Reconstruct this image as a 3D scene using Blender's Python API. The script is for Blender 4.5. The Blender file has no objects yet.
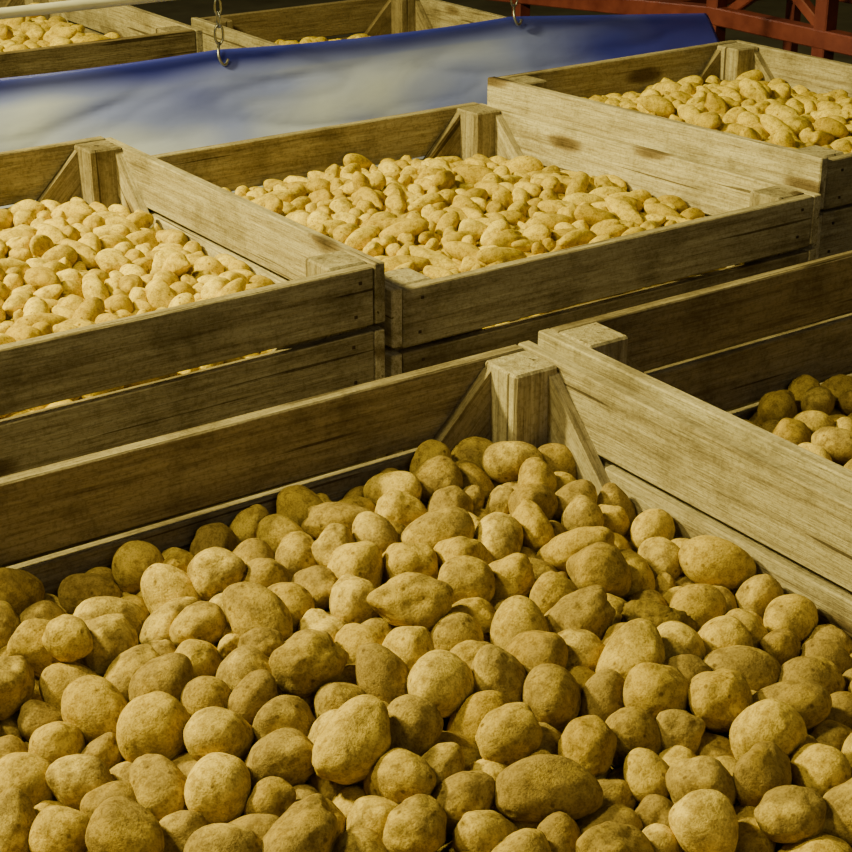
import bpy, bmesh, math, random
import numpy as np
from mathutils import Vector, Matrix, noise
import time
T0=time.time()
random.seed(7); RNG=np.random.default_rng(11)
scene=bpy.context.scene
COL=scene.collection

# ------------------------------------------------------------------ camera
cam=bpy.data.cameras.new('camera'); camo=bpy.data.objects.new('camera',cam); COL.objects.link(camo)
camo.location=(0,0,1.0)
camo.rotation_euler=(math.radians(66),0,math.radians(-34.7))
cam.sensor_width=36; cam.lens=71.4; cam.clip_start=0.02
scene.camera=camo

# ------------------------------------------------------------------ node helpers
def newmat(name):
    m=bpy.data.materials.new(name); m.use_nodes=True
    nt=m.node_tree; nt.nodes.clear()
    o=nt.nodes.new('ShaderNodeOutputMaterial'); b=nt.nodes.new('ShaderNodeBsdfPrincipled')
    nt.links.new(b.outputs[0],o.inputs[0])
    return m,nt,b
def N(nt,t,**kw):
    n=nt.nodes.new(t)
    for k,v in kw.items():
        if k in n.inputs: n.inputs[k].default_value=v
        else: setattr(n,k,v)
    return n
def ramp(nt,fac,stops):
    r=nt.nodes.new('ShaderNodeValToRGB')
    el=r.color_ramp.elements
    while len(el)<len(stops): el.new(0.5)
    for e,(p,c) in zip(el,stops):
        e.position=p; e.color=(c[0],c[1],c[2],1)
    nt.links.new(fac,r.inputs[0]); return r.outputs[0]
def mix(nt,fac,a,b,mode='MIX'):
    m=nt.nodes.new('ShaderNodeMix'); m.data_type='RGBA'; m.blend_type=mode
    for sock,val in ((m.inputs[0],fac),(m.inputs[6],a),(m.inputs[7],b)):
        if hasattr(val,'is_linked') or hasattr(val,'node'): nt.links.new(val,sock)
        elif isinstance(val,(int,float)): sock.default_value=val
        else: sock.default_value=(val[0],val[1],val[2],1)
    return m.outputs[2]
def attr(nt,name):
    a=nt.nodes.new('ShaderNodeAttribute'); a.attribute_name=name; return a

# ------------------------------------------------------------------ materials
def wood_mat():
    m,nt,b=newmat('weathered_wood')
    co=attr(nt,'pco').outputs['Vector']; tone=attr(nt,'tone').outputs['Fac']
    mp=N(nt,'ShaderNodeMapping'); mp.inputs['Scale'].default_value=(2.0,48,48); nt.links.new(co,mp.inputs[0])
    n1=N(nt,'ShaderNodeTexNoise',Scale=1.6,Detail=9.0,Roughness=.7,Distortion=.25); nt.links.new(mp.outputs[0],n1.inputs['Vector'])
    mp2=N(nt,'ShaderNodeMapping'); mp2.inputs['Scale'].default_value=(12,230,230); nt.links.new(co,mp2.inputs[0])
    n2=N(nt,'ShaderNodeTexNoise',Scale=1.5,Detail=4.0,Roughness=.65); nt.links.new(mp2.outputs[0],n2.inputs['Vector'])
    n3=N(nt,'ShaderNodeTexNoise',Scale=6.0,Detail=8.0,Roughness=.72); nt.links.new(co,n3.inputs['Vector'])
    n4=N(nt,'ShaderNodeTexNoise',Scale=140.0,Detail=3.0,Roughness=.7); nt.links.new(co,n4.inputs['Vector'])
    mp5=N(nt,'ShaderNodeMapping'); mp5.inputs['Scale'].default_value=(1.3,60,60); nt.links.new(co,mp5.inputs[0])
    n5=N(nt,'ShaderNodeTexNoise',Scale=1.0,Detail=2.0,Roughness=.5); nt.links.new(mp5.outputs[0],n5.inputs['Vector'])
    crack=ramp(nt,n5.outputs[0],[(.310,(.22,.18,.13)),(.330,(1,1,1))])
    c=ramp(nt,n1.outputs[0],[(.34,(.26,.215,.14)),(.46,(.42,.37,.26)),(.66,(.58,.535,.41))])
    c=mix(nt,.5,c,ramp(nt,n2.outputs[0],[(.36,(.40,.37,.31)),(.54,(1,1,1))]),'MULTIPLY')
    c=mix(nt,.75,c,ramp(nt,n3.outputs[0],[(.36,(.45,.42,.35)),(.52,(1,1,1))]),'MULTIPLY')
    c=mix(nt,.45,c,ramp(nt,n4.outputs[0],[(.40,(.5,.46,.4)),(.5,(1,1,1))]),'MULTIPLY')
    c=mix(nt,.9,c,crack,'MULTIPLY')
    mk=N(nt,'ShaderNodeMapping'); mk.inputs['Scale'].default_value=(2.6,7.5,7.5); nt.links.new(co,mk.inputs[0])
    mkd=N(nt,'ShaderNodeTexNoise',Scale=3.0); nt.links.new(mk.outputs[0],mkd.inputs['Vector'])
    va=N(nt,'ShaderNodeVectorMath',operation='MULTIPLY_ADD'); va.inputs[1].default_value=(.12,.12,.12)
    nt.links.new(mkd.outputs['Color'],va.inputs[0]); nt.links.new(mk.outputs[0],va.inputs[2])
    v=N(nt,'ShaderNodeTexVoronoi',Scale=1.0,Randomness=1.0); nt.links.new(va.outputs[0],v.inputs['Vector'])
    kn=ramp(nt,v.outputs['Distance'],[(.08,(.20,.14,.08)),(.14,(.42,.35,.27)),(.20,(1,1,1))])
    c=mix(nt,.9,c,kn,'MULTIPLY')
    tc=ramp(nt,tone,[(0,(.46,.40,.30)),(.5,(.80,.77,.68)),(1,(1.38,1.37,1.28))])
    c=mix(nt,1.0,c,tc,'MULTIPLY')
    nt.links.new(c,b.inputs['Base Color']); b.inputs['Roughness'].default_value=.85
    b.inputs['Specular IOR Level'].default_value=.2
    bp=N(nt,'ShaderNodeBump',Strength=.7,Distance=.003)
    ad=N(nt,'ShaderNodeMath',operation='ADD'); nt.links.new(n1.outputs[0],ad.inputs[0]); nt.links.new(n2.outputs[0],ad.inputs[1])
    nt.links.new(ad.outputs[0],bp.inputs['Height']); nt.links.new(bp.outputs[0],b.inputs['Normal'])
    return m
def potato_mat(name,lo,hi,cols,dirtcol,damt):
    m,nt,b=newmat(name)
    var=attr(nt,'var').outputs['Fac']
    tc=N(nt,'ShaderNodeTexCoord').outputs['Object']
    c=ramp(nt,var,[(0,tuple(x*.4 for x in cols[0])),(.06,cols[0]),(.5,cols[1]),(1,cols[2])])
    # some tubers carry much more soil than others
    m1=N(nt,'ShaderNodeMath',operation='MULTIPLY'); nt.links.new(var,m1.inputs[0]); m1.inputs[1].default_value=37.7
    m2=N(nt,'ShaderNodeMath',operation='FRACT'); nt.links.new(m1.outputs[0],m2.inputs[0])
    m3=N(nt,'ShaderNodeMath',operation='MULTIPLY_ADD'); nt.links.new(m2.outputs[0],m3.inputs[0]); m3.inputs[1].default_value=.28; m3.inputs[2].default_value=-.15
    nb=N(nt,'ShaderNodeTexNoise',Scale=20.0,Detail=8.0,Roughness=.68); nt.links.new(tc,nb.inputs['Vector'])
    m4=N(nt,'ShaderNodeMath',operation='ADD'); nt.links.new(nb.outputs[0],m4.inputs[0]); nt.links.new(m3.outputs[0],m4.inputs[1])
    f=ramp(nt,m4.outputs[0],[(lo,(0,0,0)),(hi,(damt,damt,damt))])
    c=mix(nt,f,c,dirtcol)
    nm=N(nt,'ShaderNodeTexNoise',Scale=75.0,Detail=5.0,Roughness=.75); nt.links.new(tc,nm.inputs['Vector'])
    c=mix(nt,.65,c,ramp(nt,nm.outputs[0],[(.38,(.42,.35,.24)),(.52,(1,1,1)),(.68,(1.2,1.18,1.10))]),'MULTIPLY')
    ns=N(nt,'ShaderNodeTexNoise',Scale=330.0,Detail=3.0,Roughness=.7); nt.links.new(tc,ns.inputs['Vector'])
    c=mix(nt,.45,c,ramp(nt,ns.outputs[0],[(.38,(.36,.30,.20)),(.5,(1,1,1)),(.7,(1.15,1.12,1.02))]),'MULTIPLY')
    v=N(nt,'ShaderNodeTexVoronoi',Scale=42.0); nt.links.new(tc,v.inputs['Vector'])
    c=mix(nt,.65,c,ramp(nt,v.outputs['Distance'],[(.08,(.20,.13,.06)),(.15,(1,1,1))]),'MULTIPLY')
    nt.links.new(c,b.inputs['Base Color']); b.inputs['Roughness'].default_value=.8
    b.inputs['Specular IOR Level'].default_value=.15
    ad=N(nt,'ShaderNodeMath',operation='ADD'); nt.links.new(nb.outputs[0],ad.inputs[0])
    mu=N(nt,'ShaderNodeMath',operation='MULTIPLY'); nt.links.new(ns.outputs[0],mu.inputs[0]); mu.inputs[1].default_value=.6
    nt.links.new(mu.outputs[0],ad.inputs[1])
    bp=N(nt,'ShaderNodeBump',Strength=.6,Distance=.004); nt.links.new(ad.outputs[0],bp.inputs['Height'])
    nt.links.new(bp.outputs[0],b.inputs['Normal'])
    return m
def simple_mat(name,c1,c2,scale,rough=.8,metal=0,bump=.3,bd=.01):
    m,nt,b=newmat(name); tc=N(nt,'ShaderNodeTexCoord').outputs['Object']
    n=N(nt,'ShaderNodeTexNoise',Scale=scale,Detail=6.0,Roughness=.6); nt.links.new(tc,n.inputs['Vector'])
    nt.links.new(ramp(nt,n.outputs[0],[(.3,c1),(.7,c2)]),b.inputs['Base Color'])
    b.inputs['Roughness'].default_value=rough; b.inputs['Metallic'].default_value=metal
    bp=N(nt,'ShaderNodeBump',Strength=bump,Distance=bd); nt.links.new(n.outputs[0],bp.inputs['Height']); nt.links.new(bp.outputs[0],b.inputs['Normal'])
    return m
M_WOOD=wood_mat()
M_POTA=potato_mat('dusty_potato',.38,.60,[(.40,.28,.045),(.57,.425,.085),(.74,.57,.14)],(.25,.18,.055),.88)
M_POTB=potato_mat('clean_potato',.48,.70,[(.53,.38,.03),(.75,.57,.055),(.88,.70,.09)],(.36,.265,.045),.75)
M_GAP=simple_mat('gap_shade',(.03,.02,.01),(.07,.05,.025),30,.95,bump=.8)  # dark sheet under the potatoes, shade of the gaps put into its colour
M_NAIL=simple_mat('rusty_nail',(.03,.02,.015),(.08,.05,.03),80,.6,.6)
M_STEEL=simple_mat('galvanised_steel',(.35,.36,.35),(.62,.63,.6),20,.35,.9,.1)
M_PIPE=simple_mat('painted_pipe',(.55,.56,.52),(.72,.72,.68),12,.4,.1,.1)
M_RED=simple_mat('red_painted_steel',(.09,.015,.017),(.17,.04,.038),14,.5,.1,.15)
M_CONC=simple_mat('concrete',(.07,.06,.05),(.14,.13,.10),3,.9)
M_WALL=simple_mat('wall_plaster',(.06,.05,.04),(.10,.09,.07),2,.9)
def tarp_mat():
    m,nt,b=newmat('blue_tarpaulin'); tc=N(nt,'ShaderNodeTexCoord').outputs['Object']
    mp=N(nt,'ShaderNodeMapping'); mp.inputs['Scale'].default_value=(1,1,2.2); mp.inputs['Rotation'].default_value=(0,.25,0); nt.links.new(tc,mp.inputs[0])
    n=N(nt,'ShaderNodeTexNoise',Scale=1.4,Detail=2.0,Roughness=.45,Distortion=.2); nt.links.new(mp.outputs[0],n.inputs['Vector'])
    sx=N(nt,'ShaderNodeSeparateXYZ'); nt.links.new(tc,sx.inputs[0])
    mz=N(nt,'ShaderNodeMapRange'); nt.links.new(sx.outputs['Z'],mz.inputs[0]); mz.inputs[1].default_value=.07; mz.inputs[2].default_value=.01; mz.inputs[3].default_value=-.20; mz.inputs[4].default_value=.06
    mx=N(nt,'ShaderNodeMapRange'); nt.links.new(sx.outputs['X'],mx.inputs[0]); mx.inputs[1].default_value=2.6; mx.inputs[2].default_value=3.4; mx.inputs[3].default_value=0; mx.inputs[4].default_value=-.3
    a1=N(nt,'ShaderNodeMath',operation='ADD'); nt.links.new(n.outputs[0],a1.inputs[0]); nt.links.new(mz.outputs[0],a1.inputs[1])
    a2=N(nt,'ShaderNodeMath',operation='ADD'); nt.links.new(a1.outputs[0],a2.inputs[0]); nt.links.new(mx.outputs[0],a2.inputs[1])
    c=ramp(nt,a2.outputs[0],[(.26,(.05,.065,.62)),(.46,(.26,.32,.95)),(.64,(.66,.74,1.0))])  # pale stops paint the whitish sheen of light into the blue sheet
    nt.links.new(c,b.inputs['Base Color']); b.inputs['Roughness'].default_value=.33
    n2=N(nt,'ShaderNodeTexNoise',Scale=7.0,Detail=3.0,Distortion=.3); nt.links.new(mp.outputs[0],n2.inputs['Vector'])
    bp=N(nt,'ShaderNodeBump',Strength=.18,Distance=.012); nt.links.new(n2.outputs[0],bp.inputs['Height']); nt.links.new(bp.outputs[0],b.inputs['Normal'])
    return m
M_TARP=tarp_mat()

# ------------------------------------------------------------------ crates
def rack(c,V):
    """old crates are racked out of square: lean of left / right side in plan"""
    if len(c)<7: return V
    x0,x1,y0,y1=c[:4]; kl,kr=c[6]
    V=np.array(V,dtype=float); u=(V[:,0]-x0)/(x1-x0)
    V[:,0]+=(kl*(1-u)+kr*u)*(V[:,1]-(y0+y1)/2)
    return V
class Planks:
    def __init__(s): s.v=[];s.f=[];s.pco=[];s.tone=[];s.mi=[]
    def box(s,c,size,axis,rot=None,tone=None,ch=.0025,mi=0):
        off=np.array([random.uniform(0,50) for _ in range(3)])
        tone=random.random() if tone is None else tone
        bm=bmesh.new(); bmesh.ops.create_cube(bm,size=1)
        bmesh.ops.scale(bm,vec=size,verts=bm.verts)
        if ch: bmesh.ops.bevel(bm,geom=bm.edges[:],offset=ch,segments=1,affect='EDGES')
        s._add(bm,c,axis,rot,tone,off,mi); bm.free()
    def poly(s,pts,ext,axis,tone=None):
        off=np.array([random.uniform(0,50) for _ in range(3)]); tone=random.random() if tone is None else tone
        bm=bmesh.new(); a=[bm.verts.new(p) for p in pts]; b=[bm.verts.new(Vector(p)+Vector(ext)) for p in pts]
        n=len(a); bm.faces.new(a); bm.faces.new(b[::-1])
        for i in range(n): bm.faces.new((a[i],b[i],b[(i+1)%n],a[(i+1)%n]))
        bmesh.ops.recalc_face_normals(bm,faces=bm.faces)
        s._add(bm,(0,0,0),axis,None,tone,off,0); bm.free()
    def _add(s,bm,c,axis,rot,tone,off,mi):
        base=len(s.v); perm={'x':(0,1,2),'y':(1,0,2),'z':(2,0,1)}.get(axis,None)
        bm.verts.index_update()
        for v in bm.verts:
            p=v.co
            if perm: q=(p[perm[0]],p[perm[1]],p[perm[2]])
            else:
                d=Vector(axis).normalized(); u=p.dot(d); r=p-u*d; q=(u,r.x+r.y,r.z)
            s.pco.append((q[0]+off[0],q[1]+off[1],q[2]+off[2])); s.tone.append(tone)
            w=(rot@p if rot else p)+Vector(c); s.v.append(tuple(w))
        for f in bm.faces: s.f.append([base+v.index for v in f.verts]); s.mi.append(mi)
    def obj(s,name,mats,c=None):
        vv=s.v if c is None else [tuple(x) for x in rack(c,s.v)]
        me=bpy.data.meshes.new(name); me.from_pydata(vv,[],s.f)
        a=me.attributes.new('pco','FLOAT_VECTOR','POINT'); a.data.foreach_set('vector',np.array(s.pco,dtype=np.float32).ravel())
        a=me.attributes.new('tone','FLOAT','POINT'); a.data.foreach_set('value',np.array(s.tone,dtype=np.float32))
        for m in mats: me.materials.append(m)
        me.polygons.foreach_set('material_index',np.array(s.mi,dtype=np.int32)); me.update()
        o=bpy.data.objects.new(name,me); COL.objects.link(o); return o
FLOOR_Z=-0.98
def place(o,c):
    if len(c)>5 and c[5]:
        cx,cy=(c[0]+c[1])/2,(c[2]+c[3])/2; a=math.radians(c[5])
        o.rotation_euler=(0,0,a)
        o.location=(cx-(cx*math.cos(a)-cy*math.sin(a)),cy-(cx*math.sin(a)+cy*math.cos(a)),0)
def crate(c,tone=.55,boards=7,nails=True,spread=.28):
    x0,x1,y0,y1,zt=c[:5]
    P=Planks(); t=.024; bw=.118; gap=.014; pw=.085
    zb=FLOOR_Z
    tn=lambda k=0: min(1,max(0,tone+k+random.uniform(-spread,spread)))
    jr=lambda a: random.uniform(-a,a)
    for wall in ('f','b','l','r'):
        for i in range(boards):
            zc=zt-bw/2-i*(bw+gap)+jr(.003)
            if zc-bw/2<zb+.03: break
            w=bw+jr(.004)
            if wall in 'fb':
                yc=(y0+t/2) if wall=='f' else (y1-t/2)
                L=x1-x0-2*t-.004
                rot=Matrix.Rotation(jr(.003),3,'Y')@Matrix.Rotation(jr(.0015),3,'Z')
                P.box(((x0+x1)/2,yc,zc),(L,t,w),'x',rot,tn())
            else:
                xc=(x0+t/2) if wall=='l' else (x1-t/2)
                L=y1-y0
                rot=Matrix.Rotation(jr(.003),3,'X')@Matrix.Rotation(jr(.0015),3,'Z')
                P.box((xc,(y0+y1)/2,zc),(t,L,w),'y',rot,tn(.36))  # side walls toned paler, painting the side light into the wood
            if nails and i<3:
                for e in (0,1):
                    for dz in (-.03,.032):
                        if wall in 'fb':
                            px=x0+t+.04 if e==0 else x1-t-.04
                            yy=y0-.0005 if wall=='f' else y1+.0005
                            P.box((px+jr(.01),yy,zc+dz+jr(.006)),(.006,.003,.006),'x',None,.2,0,1)
    H=zt-zb-.002
    ii=t+pw/2
    for sx,cx in ((-1,x0+ii),(1,x1-ii)):
        for sy,cy in ((-1,y0+ii),(1,y1-ii)):
            P.box((cx,cy,zb+H/2+.004),(pw,pw,H-.004),'z',Matrix.Rotation(jr(.01),3,'Z'),tn(.1),.004)
            g=.020
            yw=cy+sy*(pw/2); xs=cx-sx*pw/2
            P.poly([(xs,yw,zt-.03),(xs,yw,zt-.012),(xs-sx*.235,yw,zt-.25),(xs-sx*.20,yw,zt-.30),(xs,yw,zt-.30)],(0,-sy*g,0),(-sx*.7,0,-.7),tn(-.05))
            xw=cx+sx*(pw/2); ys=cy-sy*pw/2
            P.poly([(xw,ys,zt-.03),(xw,ys,zt-.012),(xw,ys-sy*.235,zt-.25),(xw,ys-sy*.20,zt-.30),(xw,ys,zt-.30)],(-sx*g,0,0),(0,-sy*.7,-.7),tn(.3))  # braces on side walls paler too, same painted side light
    nb=9
    for k in range(nb):
        w=(y1-y0-2*t)/nb
        P.box(((x0+x1)/2,y0+t+w*(k+.5),zb+.10),(x1-x0-2*t-.005,w-.012,.02),'x',None,tn())
    for k in range(3):
        P.box((x0+.12+(x1-x0-.24)*k/2,(y0+y1)/2,zb+.045),(.09,y1-y0-2*t-.01,.088),'y',None,tn())
    o=P.obj('potato_crate',[M_WOOD,M_NAIL],c); place(o,c); return o

# ------------------------------------------------------------------ potatoes
def ico(sub):
    bm=bmesh.new(); bmesh.ops.create_icosphere(bm,subdivisions=sub,radius=1)
    v=np.array([x.co[:] for x in bm.verts]); f=np.array([[q.index for q in x.verts] for x in bm.faces]); bm.free(); return v,f
def variants(sub,K,seed,lump=.068):
    rs=random.Random(seed); V,F=ico(sub); out=[]
    for k in range(K):
        off=Vector((rs.uniform(0,99),rs.uniform(0,99),rs.uniform(0,99)))
        fr=rs.uniform(.7,1.2); am=lump*rs.uniform(.4,1.7); egg=rs.uniform(-.19,.19); bend=rs.uniform(0,.20)
        dents=[(Vector([rs.gauss(0,1) for _ in range(3)]).normalized(),rs.uniform(.015,.045),rs.uniform(.08,.16)) for _ in range(8)]
        knob=None
        if k%4==0: knob=(Vector([rs.gauss(0,1) for _ in range(3)]).normalized(),rs.uniform(.12,.24),rs.uniform(.3,.42))
        W=np.empty_like(V)
        for i,p in enumerate(V):
            q=Vector(p); d=1+am*2*noise.noise(q*fr+off)+am*.5*noise.noise(q*fr*2.4+off)+.012*noise.noise(q*6+off)
            for dn,da,dr in dents:
                dd=(q-dn).length
                if dd<dr*3: d-=da*math.exp(-(dd/dr)**2)
            if knob: d+=knob[1]*math.exp(-((q-knob[0]).length/knob[2])**2)
            sx=math.copysign(abs(q.x)**.95,q.x)
            W[i]=(sx*d,q.y*d*(1+egg*q.x),q.z*d*(1+egg*q.x)-bend*(q.x*q.x-.4))
        out.append(W)
    return out,F
KV=24
LO,FLO=variants(4,KV,3); HI,FHI=variants(5,KV,3)

def sim(x0,x1,y0,y1,n,rr,dr,floor,depth,seed,iters=240,pw=.085,skew=1.0):
    rg=np.random.default_rng(seed)
    r=rr[0]+(rr[1]-rr[0])*rg.random(n)**skew; big=rg.random(n)<.025; r[big]*=1.18
    d=rg.uniform(dr[0],dr[1],n)*(r/rr[1]); lg=rg.random(n)<.12; d[lg]*=1.5
    cx=rg.uniform(x0+.05,x1-.05,n); cy=rg.uniform(y0+.05,y1-.05,n)
    vol=(4*r**3+3*r*r*d).sum()
    H=vol*1.5/((x1-x0)*(y1-y0))
    cz=floor(cx,cy)+.03+rg.uniform(0,1,n)*H*1.6
    th=rg.uniform(0,2*np.pi,n); el=rg.normal(0,.35,n)
    ax=np.stack([np.cos(th)*np.cos(el),np.sin(th)*np.cos(el),np.sin(el)],1)
    c=np.stack([cx,cy,cz],1)
    P=np.concatenate([c+ax*d[:,None]/2,c-ax*d[:,None]/2]).astype(np.float64)
    R=np.concatenate([r,r]); own=np.concatenate([np.arange(n)]*2); m=2*n
    I=J=None
    for it in range(iters):
        if it%7==0:
            Pf=P.astype(np.float32); s=(Pf**2).sum(1)
            D=s[:,None]+s[None,:]-2*Pf@Pf.T
            lim=(R[:,None]+R[None,:]+.014)**2
            I,J=np.nonzero(np.triu(D<lim,1)); k=own[I]!=own[J]; I=I[k];J=J[k]
        g=.0035 if it<iters*.6 else .0012
        P[:,2]-=g
        for _ in range(3):
            dv=P[I]-P[J]; L=np.sqrt((dv**2).sum(1))+1e-9
            pen=(R[I]+R[J])*.985-L; k=pen>0
            a=I[k];b=J[k]; cc=dv[k]/L[k][:,None]*(pen[k]*.5)[:,None]
            cnt=np.bincount(a,minlength=m)+np.bincount(b,minlength=m)
            w=1.25/np.maximum(cnt,1.25)
            for ax_ in range(3):
                P[:,ax_]+=(np.bincount(a,cc[:,ax_],m)-np.bincount(b,cc[:,ax_],m))*np.maximum(w,.3)
            q=P[:n]-P[n:]; L=np.sqrt((q**2).sum(1))+1e-9
            corr=q/L[:,None]*((L-d)*.5)[:,None]; P[:n]-=corr; P[n:]+=corr
            P[:,0]=np.clip(P[:,0],x0+R,x1-R); P[:,1]=np.clip(P[:,1],y0+R,y1-R)
            for sx,ex in ((1,x1),(-1,x0)):
                for sy,ey in ((1,y1),(-1,y0)):
                    px=sx*(P[:,0]-ex)+pw+R; py=sy*(P[:,1]-ey)+pw+R
                    k=(px>0)&(py>0)
                    kx=k&(px<py); ky=k&~(px<py)
                    P[kx,0]-=sx*px[kx]*.5; P[ky,1]-=sy*py[ky]*.5
            P[:,2]=np.maximum(P[:,2],floor(P[:,0],P[:,1])+R)
    cs=.05; gi=((P[:,0]-x0)/cs).astype(int); gj=((P[:,1]-y0)/cs).astype(int)
    best={}
    for i,j,z in zip(gi,gj,P[:,2]+R-floor(P[:,0],P[:,1])-depth):
        if z>best.get((i,j),-9): best[(i,j)]=z
    sh=float(np.median(list(best.values()))); P[:,2]-=sh
    print('pile shift',seed,sh)
    return P[:n],P[n:],r,d,sh
def pile(name,S,mat,x0,x1,y0,y1,floor,seed,c0,hidetail=None,clod=None):
    a,b,r,d,sh=S; rg=np.random.default_rng(seed); n=len(r)
    ci=-1
    if clod:
        best=-9
        for i in range(n):
            c=(a[i]+b[i])/2
            if (c[0]-clod[0])**2+(c[1]-clod[1])**2<.03**2 and c[2]+r[i]>best: best=c[2]+r[i]; ci=i
    vs=[];fs=[];var=[];base=0;mi=[]
    for i in range(n):
        c=(a[i]+b[i])/2; X=a[i]-b[i]; L=np.linalg.norm(X); X=X/L
        t=rg.normal(size=3); Y=np.cross(X,t); Y/=np.linalg.norm(Y); Z=np.cross(X,Y)
        hi=hidetail is not None and c[2]>hidetail
        V=(HI if hi else LO)[rg.integers(KV)]; F=FHI if hi else FLO
        vv=min(1,max(.07,rg.normal(.5,.28)))
        if i==ci:   # one shrivelled, soil-caked tuber
            V=V.copy(); vv=0.0
            for k2 in range(len(V)):
                q=Vector(V[k2]); V[k2]*=1+.10*abs(noise.noise(q*3))-.09*(1-abs(noise.noise(q*7)))+.05*noise.noise(q*16)
        sc=np.array([(d[i]/2+r[i])*1.06,r[i]*rg.uniform(1.04,1.1),r[i]*rg.uniform(.92,1.07)])
        W=(V*sc)@np.stack([X,Y,Z])+c
        vs.append(W);fs.append(F+base);base+=len(V)
        var.append(np.full(len(V),vv))
        mi.append(np.zeros(len(F),dtype=np.int32))
    G=16; gx,gy=np.meshgrid(np.linspace(x0,x1,G),np.linspace(y0,y1,G)); gz=floor(gx,gy)+.006-sh
    vs.append(np.stack([gx.ravel(),gy.ravel(),gz.ravel()],1)); var.append(np.zeros(G*G))
    q=[]
    for i in range(G-1):
        for j in range(G-1):
            k=i*G+j+base; q+= [[k,k+1,k+G+1],[k,k+G+1,k+G]]
    fs.append(np.array(q)); mi.append(np.ones(len(q),dtype=np.int32))
    V=rack(c0,np.concatenate(vs)).astype(np.float32);F=np.concatenate(fs).astype(np.int32);var=np.concatenate(var).astype(np.float32)
    me=bpy.data.meshes.new(name); me.vertices.add(len(V)); me.vertices.foreach_set('co',V.ravel())
    me.loops.add(F.size); me.loops.foreach_set('vertex_index',F.ravel())
    me.polygons.add(len(F)); me.polygons.foreach_set('loop_start',np.arange(0,F.size,3,dtype=np.int32))
    me.polygons.foreach_set('material_index',np.concatenate(mi))
    me.update(calc_edges=True); me.shade_smooth()
    at=me.attributes.new('var','FLOAT','POINT'); at.data.foreach_set('value',var)
    me.materials.append(mat); me.materials.append(M_GAP)
    o=bpy.data.objects.new(name,me); COL.objects.link(o); place(o,c0); return o
def mound(x0,x1,y0,y1,edge,mid,depth,tilt=(0,0)):
    ph=x0*7.3
    def f(x,y):
        u=(x-(x0+x1)/2)/((x1-x0)/2); v=(y-(y0+y1)/2)/((y1-y0)/2)
        return edge-depth+(mid-edge)*(1-np.clip(u*u,0,1))*(1-np.clip(v*v,0,1))+tilt[0]*u+tilt[1]*v+.012*np.sin(x*9+ph)*np.sin(y*8+ph*2)
    return f

# ---- layout (metres; z=0 is crate rim height, camera eye 1 m above rims; then yaw deg, then racking)
A=(.32,1.61,.72,2.03,0.0,0); E=(1.655,2.80,.80,2.065,0.0,0)
B=(.50,1.636,2.50,3.655,0.0,.7); C=(1.650,2.782,2.522,3.68,-.068,0,(-.03,-.085)); D=(2.786,3.685,2.545,3.65,.0,0,(-.105,-.04))
R3=[(1.25,2.42,4.70,5.90,0.0,0),(2.72,3.64,4.27,5.37,-.10,0)]
crate(A,tone=.42); crate(E,tone=.45); crate(B,tone=.42); crate(C,tone=.42); crate(D,tone=.42)
for r in R3: crate(r,tone=.1,nails=False,spread=.15)  # low tone paints the dim light of the back row into its wood
t=.026
def inner(c): return (c[0]+t,c[1]-t,c[2]+t,c[3]-t)
def fill(c,n,rr,dr,edge,mid,depth,seed,mat,tilt=(0,0),hid=None,skew=1.0,clod=None):
    i=inner(c); z=c[4]; f=mound(*i,edge+z,mid+z,depth,tilt); S=sim(*i,n,rr,dr,f,depth,seed,skew=skew)
    return S,pile('potato_pile',S,mat,*i,f,seed,c,hid,clod)
SA,PA=fill(A,1560,(.012,.037),(.002,.036),-.160,-.125,.14,1,M_POTA,tilt=(.006,.012),hid=-.21,skew=1.25,clod=(1.33,1.416))
print('A',time.time()-T0)
SB,PB=fill(B,1050,(.0125,.0245),(.010,.050),-.12,-.065,.10,2,M_POTB,tilt=(-.01,.0))
SC,PC=fill(C,980,(.012,.0235),(.014,.072),-.10,-.05,.10,3,M_POTB)
SD,PD=fill(D,800,(.015,.0245),(.012,.045),-.075,-.03,.10,4,M_POTB,tilt=(-.008,0))
SE,PE=fill(E,460,(.022,.034),(.01,.04),-.26,-.20,.12,5,M_POTA)
def reuse(o,src,dst):
    p=bpy.data.objects.new('potato_pile',o.data); COL.objects.link(p)
    sx=(dst[1]-dst[0]-.08)/(src[1]-src[0]); sy=(dst[3]-dst[2])/(src[3]-src[2])
    p.scale=(-sx,-sy,1); p.location=(dst[0]+.04+sx*src[1],dst[2]+sy*src[3],dst[4]-src[4]-.02)
reuse(PD,D,R3[0]); reuse(PC,C,R3[1])
print('piles',time.time()-T0)

def tube(name,pts,rad,mat,cyc=False):
    cu=bpy.data.curves.new(name,'CURVE'); cu.dimensions='3D'; cu.bevel_depth=rad; cu.bevel_resolution=3
    sp=cu.splines.new('BEZIER'); sp.bezier_points.add(len(pts)-1); sp.use_cyclic_u=cyc
    for b,p in zip(sp.bezier_points,pts): b.co=p; b.handle_left_type=b.handle_right_type='AUTO'
    cu.materials.append(mat); o=bpy.data.objects.new(name,cu); COL.objects.link(o); return o

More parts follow.
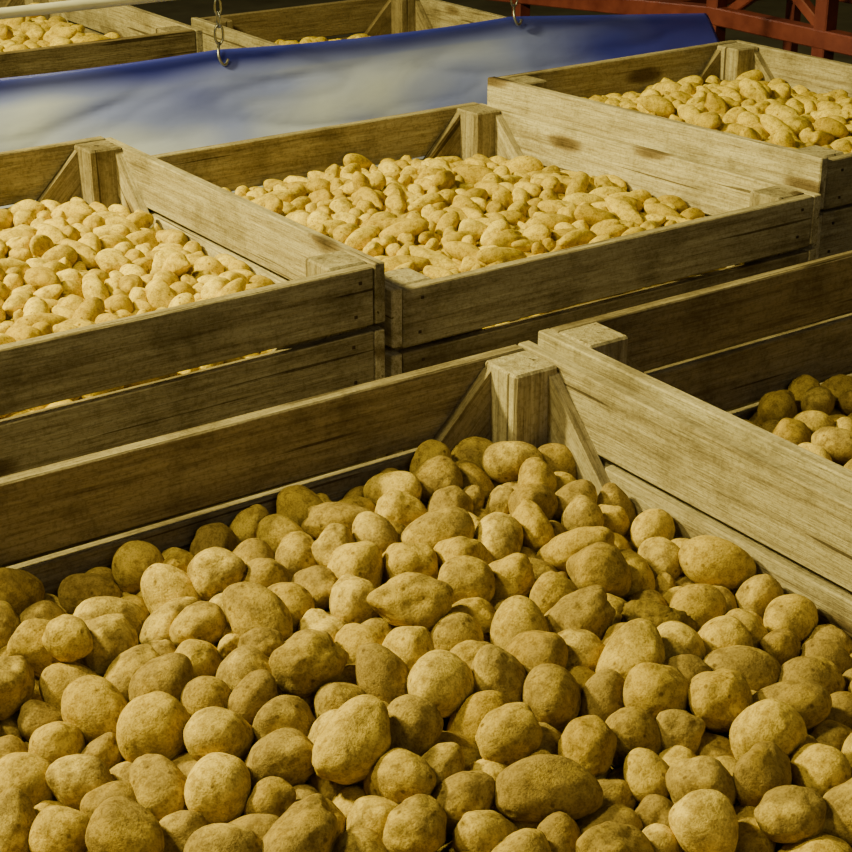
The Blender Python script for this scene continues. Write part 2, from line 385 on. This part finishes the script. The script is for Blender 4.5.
# ---- tarpaulin hung from a pipe
def tarp():
    nx,nz=260,70; x0,x1=.6,3.92; v=[];f=[]
    hooks=[1.15,2.13,3.12]
    for i in range(nx+1):
        x=x0+(x1-x0)*i/nx
        sag=.0
        for a,b2 in zip(hooks[:-1],hooks[1:]):
            if a<x<b2: u=(x-a)/(b2-a); sag=.012*4*u*(1-u)
        if x>hooks[-1]: u=(x-hooks[-1])/(x1-hooks[-1]); sag=.06*u
        ztop=.095-.016*(x-1.15)/1.0
        for j in range(nz+1):
            s=j/nz; z=ztop-sag*(1-s)-s*.55
            w=.012*noise.noise(Vector((x*1.3,s*3.5,0)))+.022*noise.noise(Vector((x*.7+s*1.2,s*1.9,3)))
            w+=.015*max(0,1-abs(noise.noise(Vector((x*1.0+s*1.6,s*3.2-x*.5,8))))*2.2)**3*.6
            w+=.004*max(0,1-abs(noise.noise(Vector((x*2.6-s*2,s*6+x*1.1,18))))*2.2)**3*.6
            y=4.06-.27*min(1,s*1.25)**.8+w*min(1,s*6)
            v.append((x,y,z))
    for i in range(nx):
        for j in range(nz):
            k=i*(nz+1)+j; f.append((k,k+1,k+nz+2,k+nz+1))
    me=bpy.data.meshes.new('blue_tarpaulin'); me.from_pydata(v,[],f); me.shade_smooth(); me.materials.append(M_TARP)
    o=bpy.data.objects.new('blue_tarpaulin',me); COL.objects.link(o)
    m=o.modifiers.new('s','SOLIDIFY'); m.thickness=.002
    return hooks
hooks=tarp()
E0=bpy.data.objects.new('hanging_pipe_with_hooks',None); COL.objects.link(E0)
o=tube('pipe',[(.2,4.05,.237),(2,4.05,.237),(5.5,4.05,.237)],.014,M_PIPE); o.parent=E0
for k,x in enumerate(hooks):
    def ring(zc,rx,rz,rad,flat):
        pts=[]
        for a in range(8):
            th=a*math.pi/4; p=(x+(0 if flat else rx*math.cos(th)),4.045+(rx*math.cos(th) if flat else 0),zc+rz*math.sin(th)); pts.append(p)
        o=tube('link',pts,rad,M_STEEL,True); o.parent=E0
    ring(.237,.022,.022,.003,True); ring(.195,.009,.022,.003,False); ring(.16,.009,.02,.003,True); ring(.122,.012,.026,.0035,False)
    o=tube('hook',[(x,4.045,.10),(x-.012,4.03,.085),(x-.014,4.02,.06),(x,4.02,.045),(x+.013,4.025,.058)],.004,M_STEEL); o.parent=E0

# ---- red steel machine frame
RF=Planks()
def beam(a,b,w,h):
    a=Vector(a);b=Vector(b);d=b-a; rot=d.to_track_quat('X','Z').to_matrix()
    RF.box((a+b)/2,(d.length,w,h),'x',rot,.5,.004)
beam((4.2,2.6,-.08),(4.2,4.32,-.08),.06,.06); beam((4.2,4.3,-.08),(4.2,5.7,-.19),.06,.06)
for y in (2.9,3.80,4.30,5.4): beam((4.2,y,FLOOR_Z),(4.2,y,.9),.055,.055)
beam((4.23,3.8,-.08),(4.23,4.28,.25),.035,.035); beam((4.23,4.28,-.08),(4.23,3.8,.25),.035,.035)
beam((4.2,2.6,.3),(4.2,5.5,.3),.05,.05); beam((4.9,2.6,-.08),(4.9,5.5,-.08),.05,.06)
for y in (2.9,3.8,4.6,5.4): beam((4.2,y,-.10),(4.9,y,-.10),.04,.04); beam((4.9,y,FLOOR_Z),(4.9,y,.9),.045,.045)
RF.obj('red_conveyor_frame',[M_RED])

# ---- room shell
def slab(name,c,s,mat):
    bm=bmesh.new(); bmesh.ops.create_cube(bm,size=1); bmesh.ops.scale(bm,vec=s,verts=bm.verts); bmesh.ops.translate(bm,vec=c,verts=bm.verts)
    me=bpy.data.meshes.new(name); bm.to_mesh(me); bm.free(); me.materials.append(mat); o=bpy.data.objects.new(name,me); COL.objects.link(o)
slab('floor',(2,3,FLOOR_Z-.05),(14,16,.1),M_CONC)
slab('wall_back',(2,11,1.5),(14,.1,5),M_WALL); slab('wall_right',(9,3,1.5),(.1,16,5),M_WALL)
slab('wall_left',(-5,3,1.5),(.1,16,5),M_WALL); slab('wall_front',(2,-5,1.5),(14,.1,5),M_WALL)
slab('ceiling',(2,3,4.05),(14,16,.1),M_WALL)

# ---- lights
def area(name,loc,target,size,energy,col):
    l=bpy.data.lights.new(name,'AREA'); l.size=size; l.energy=energy; l.color=col
    o=bpy.data.objects.new(name,l); COL.objects.link(o); o.location=loc
    o.rotation_euler=(Vector(target)-Vector(loc)).to_track_quat('-Z','Y').to_euler()
area('hall_lamp',(-1.3,4.2,2.7),(1.6,2.8,-.1),.4,490,(1,.86,.29))
area('far_fill',(3.2,8.5,3.4),(2.8,4.3,0),1.0,35,(1,.90,.58))  # added fill light for the back, not a lamp of the hall
area('near_lamp',(-.7,2.3,2.6),(1.2,1.6,-.1),.35,74,(1,.84,.29))
area('fill_lamp',(.5,-2.5,3.4),(2,3,0),2.2,32,(1,.92,.70))
w=bpy.data.worlds.new('world'); scene.world=w; w.use_nodes=True
w.node_tree.nodes['Background'].inputs[0].default_value=(1,.85,.6,1); w.node_tree.nodes['Background'].inputs[1].default_value=.015
print('done',time.time()-T0)
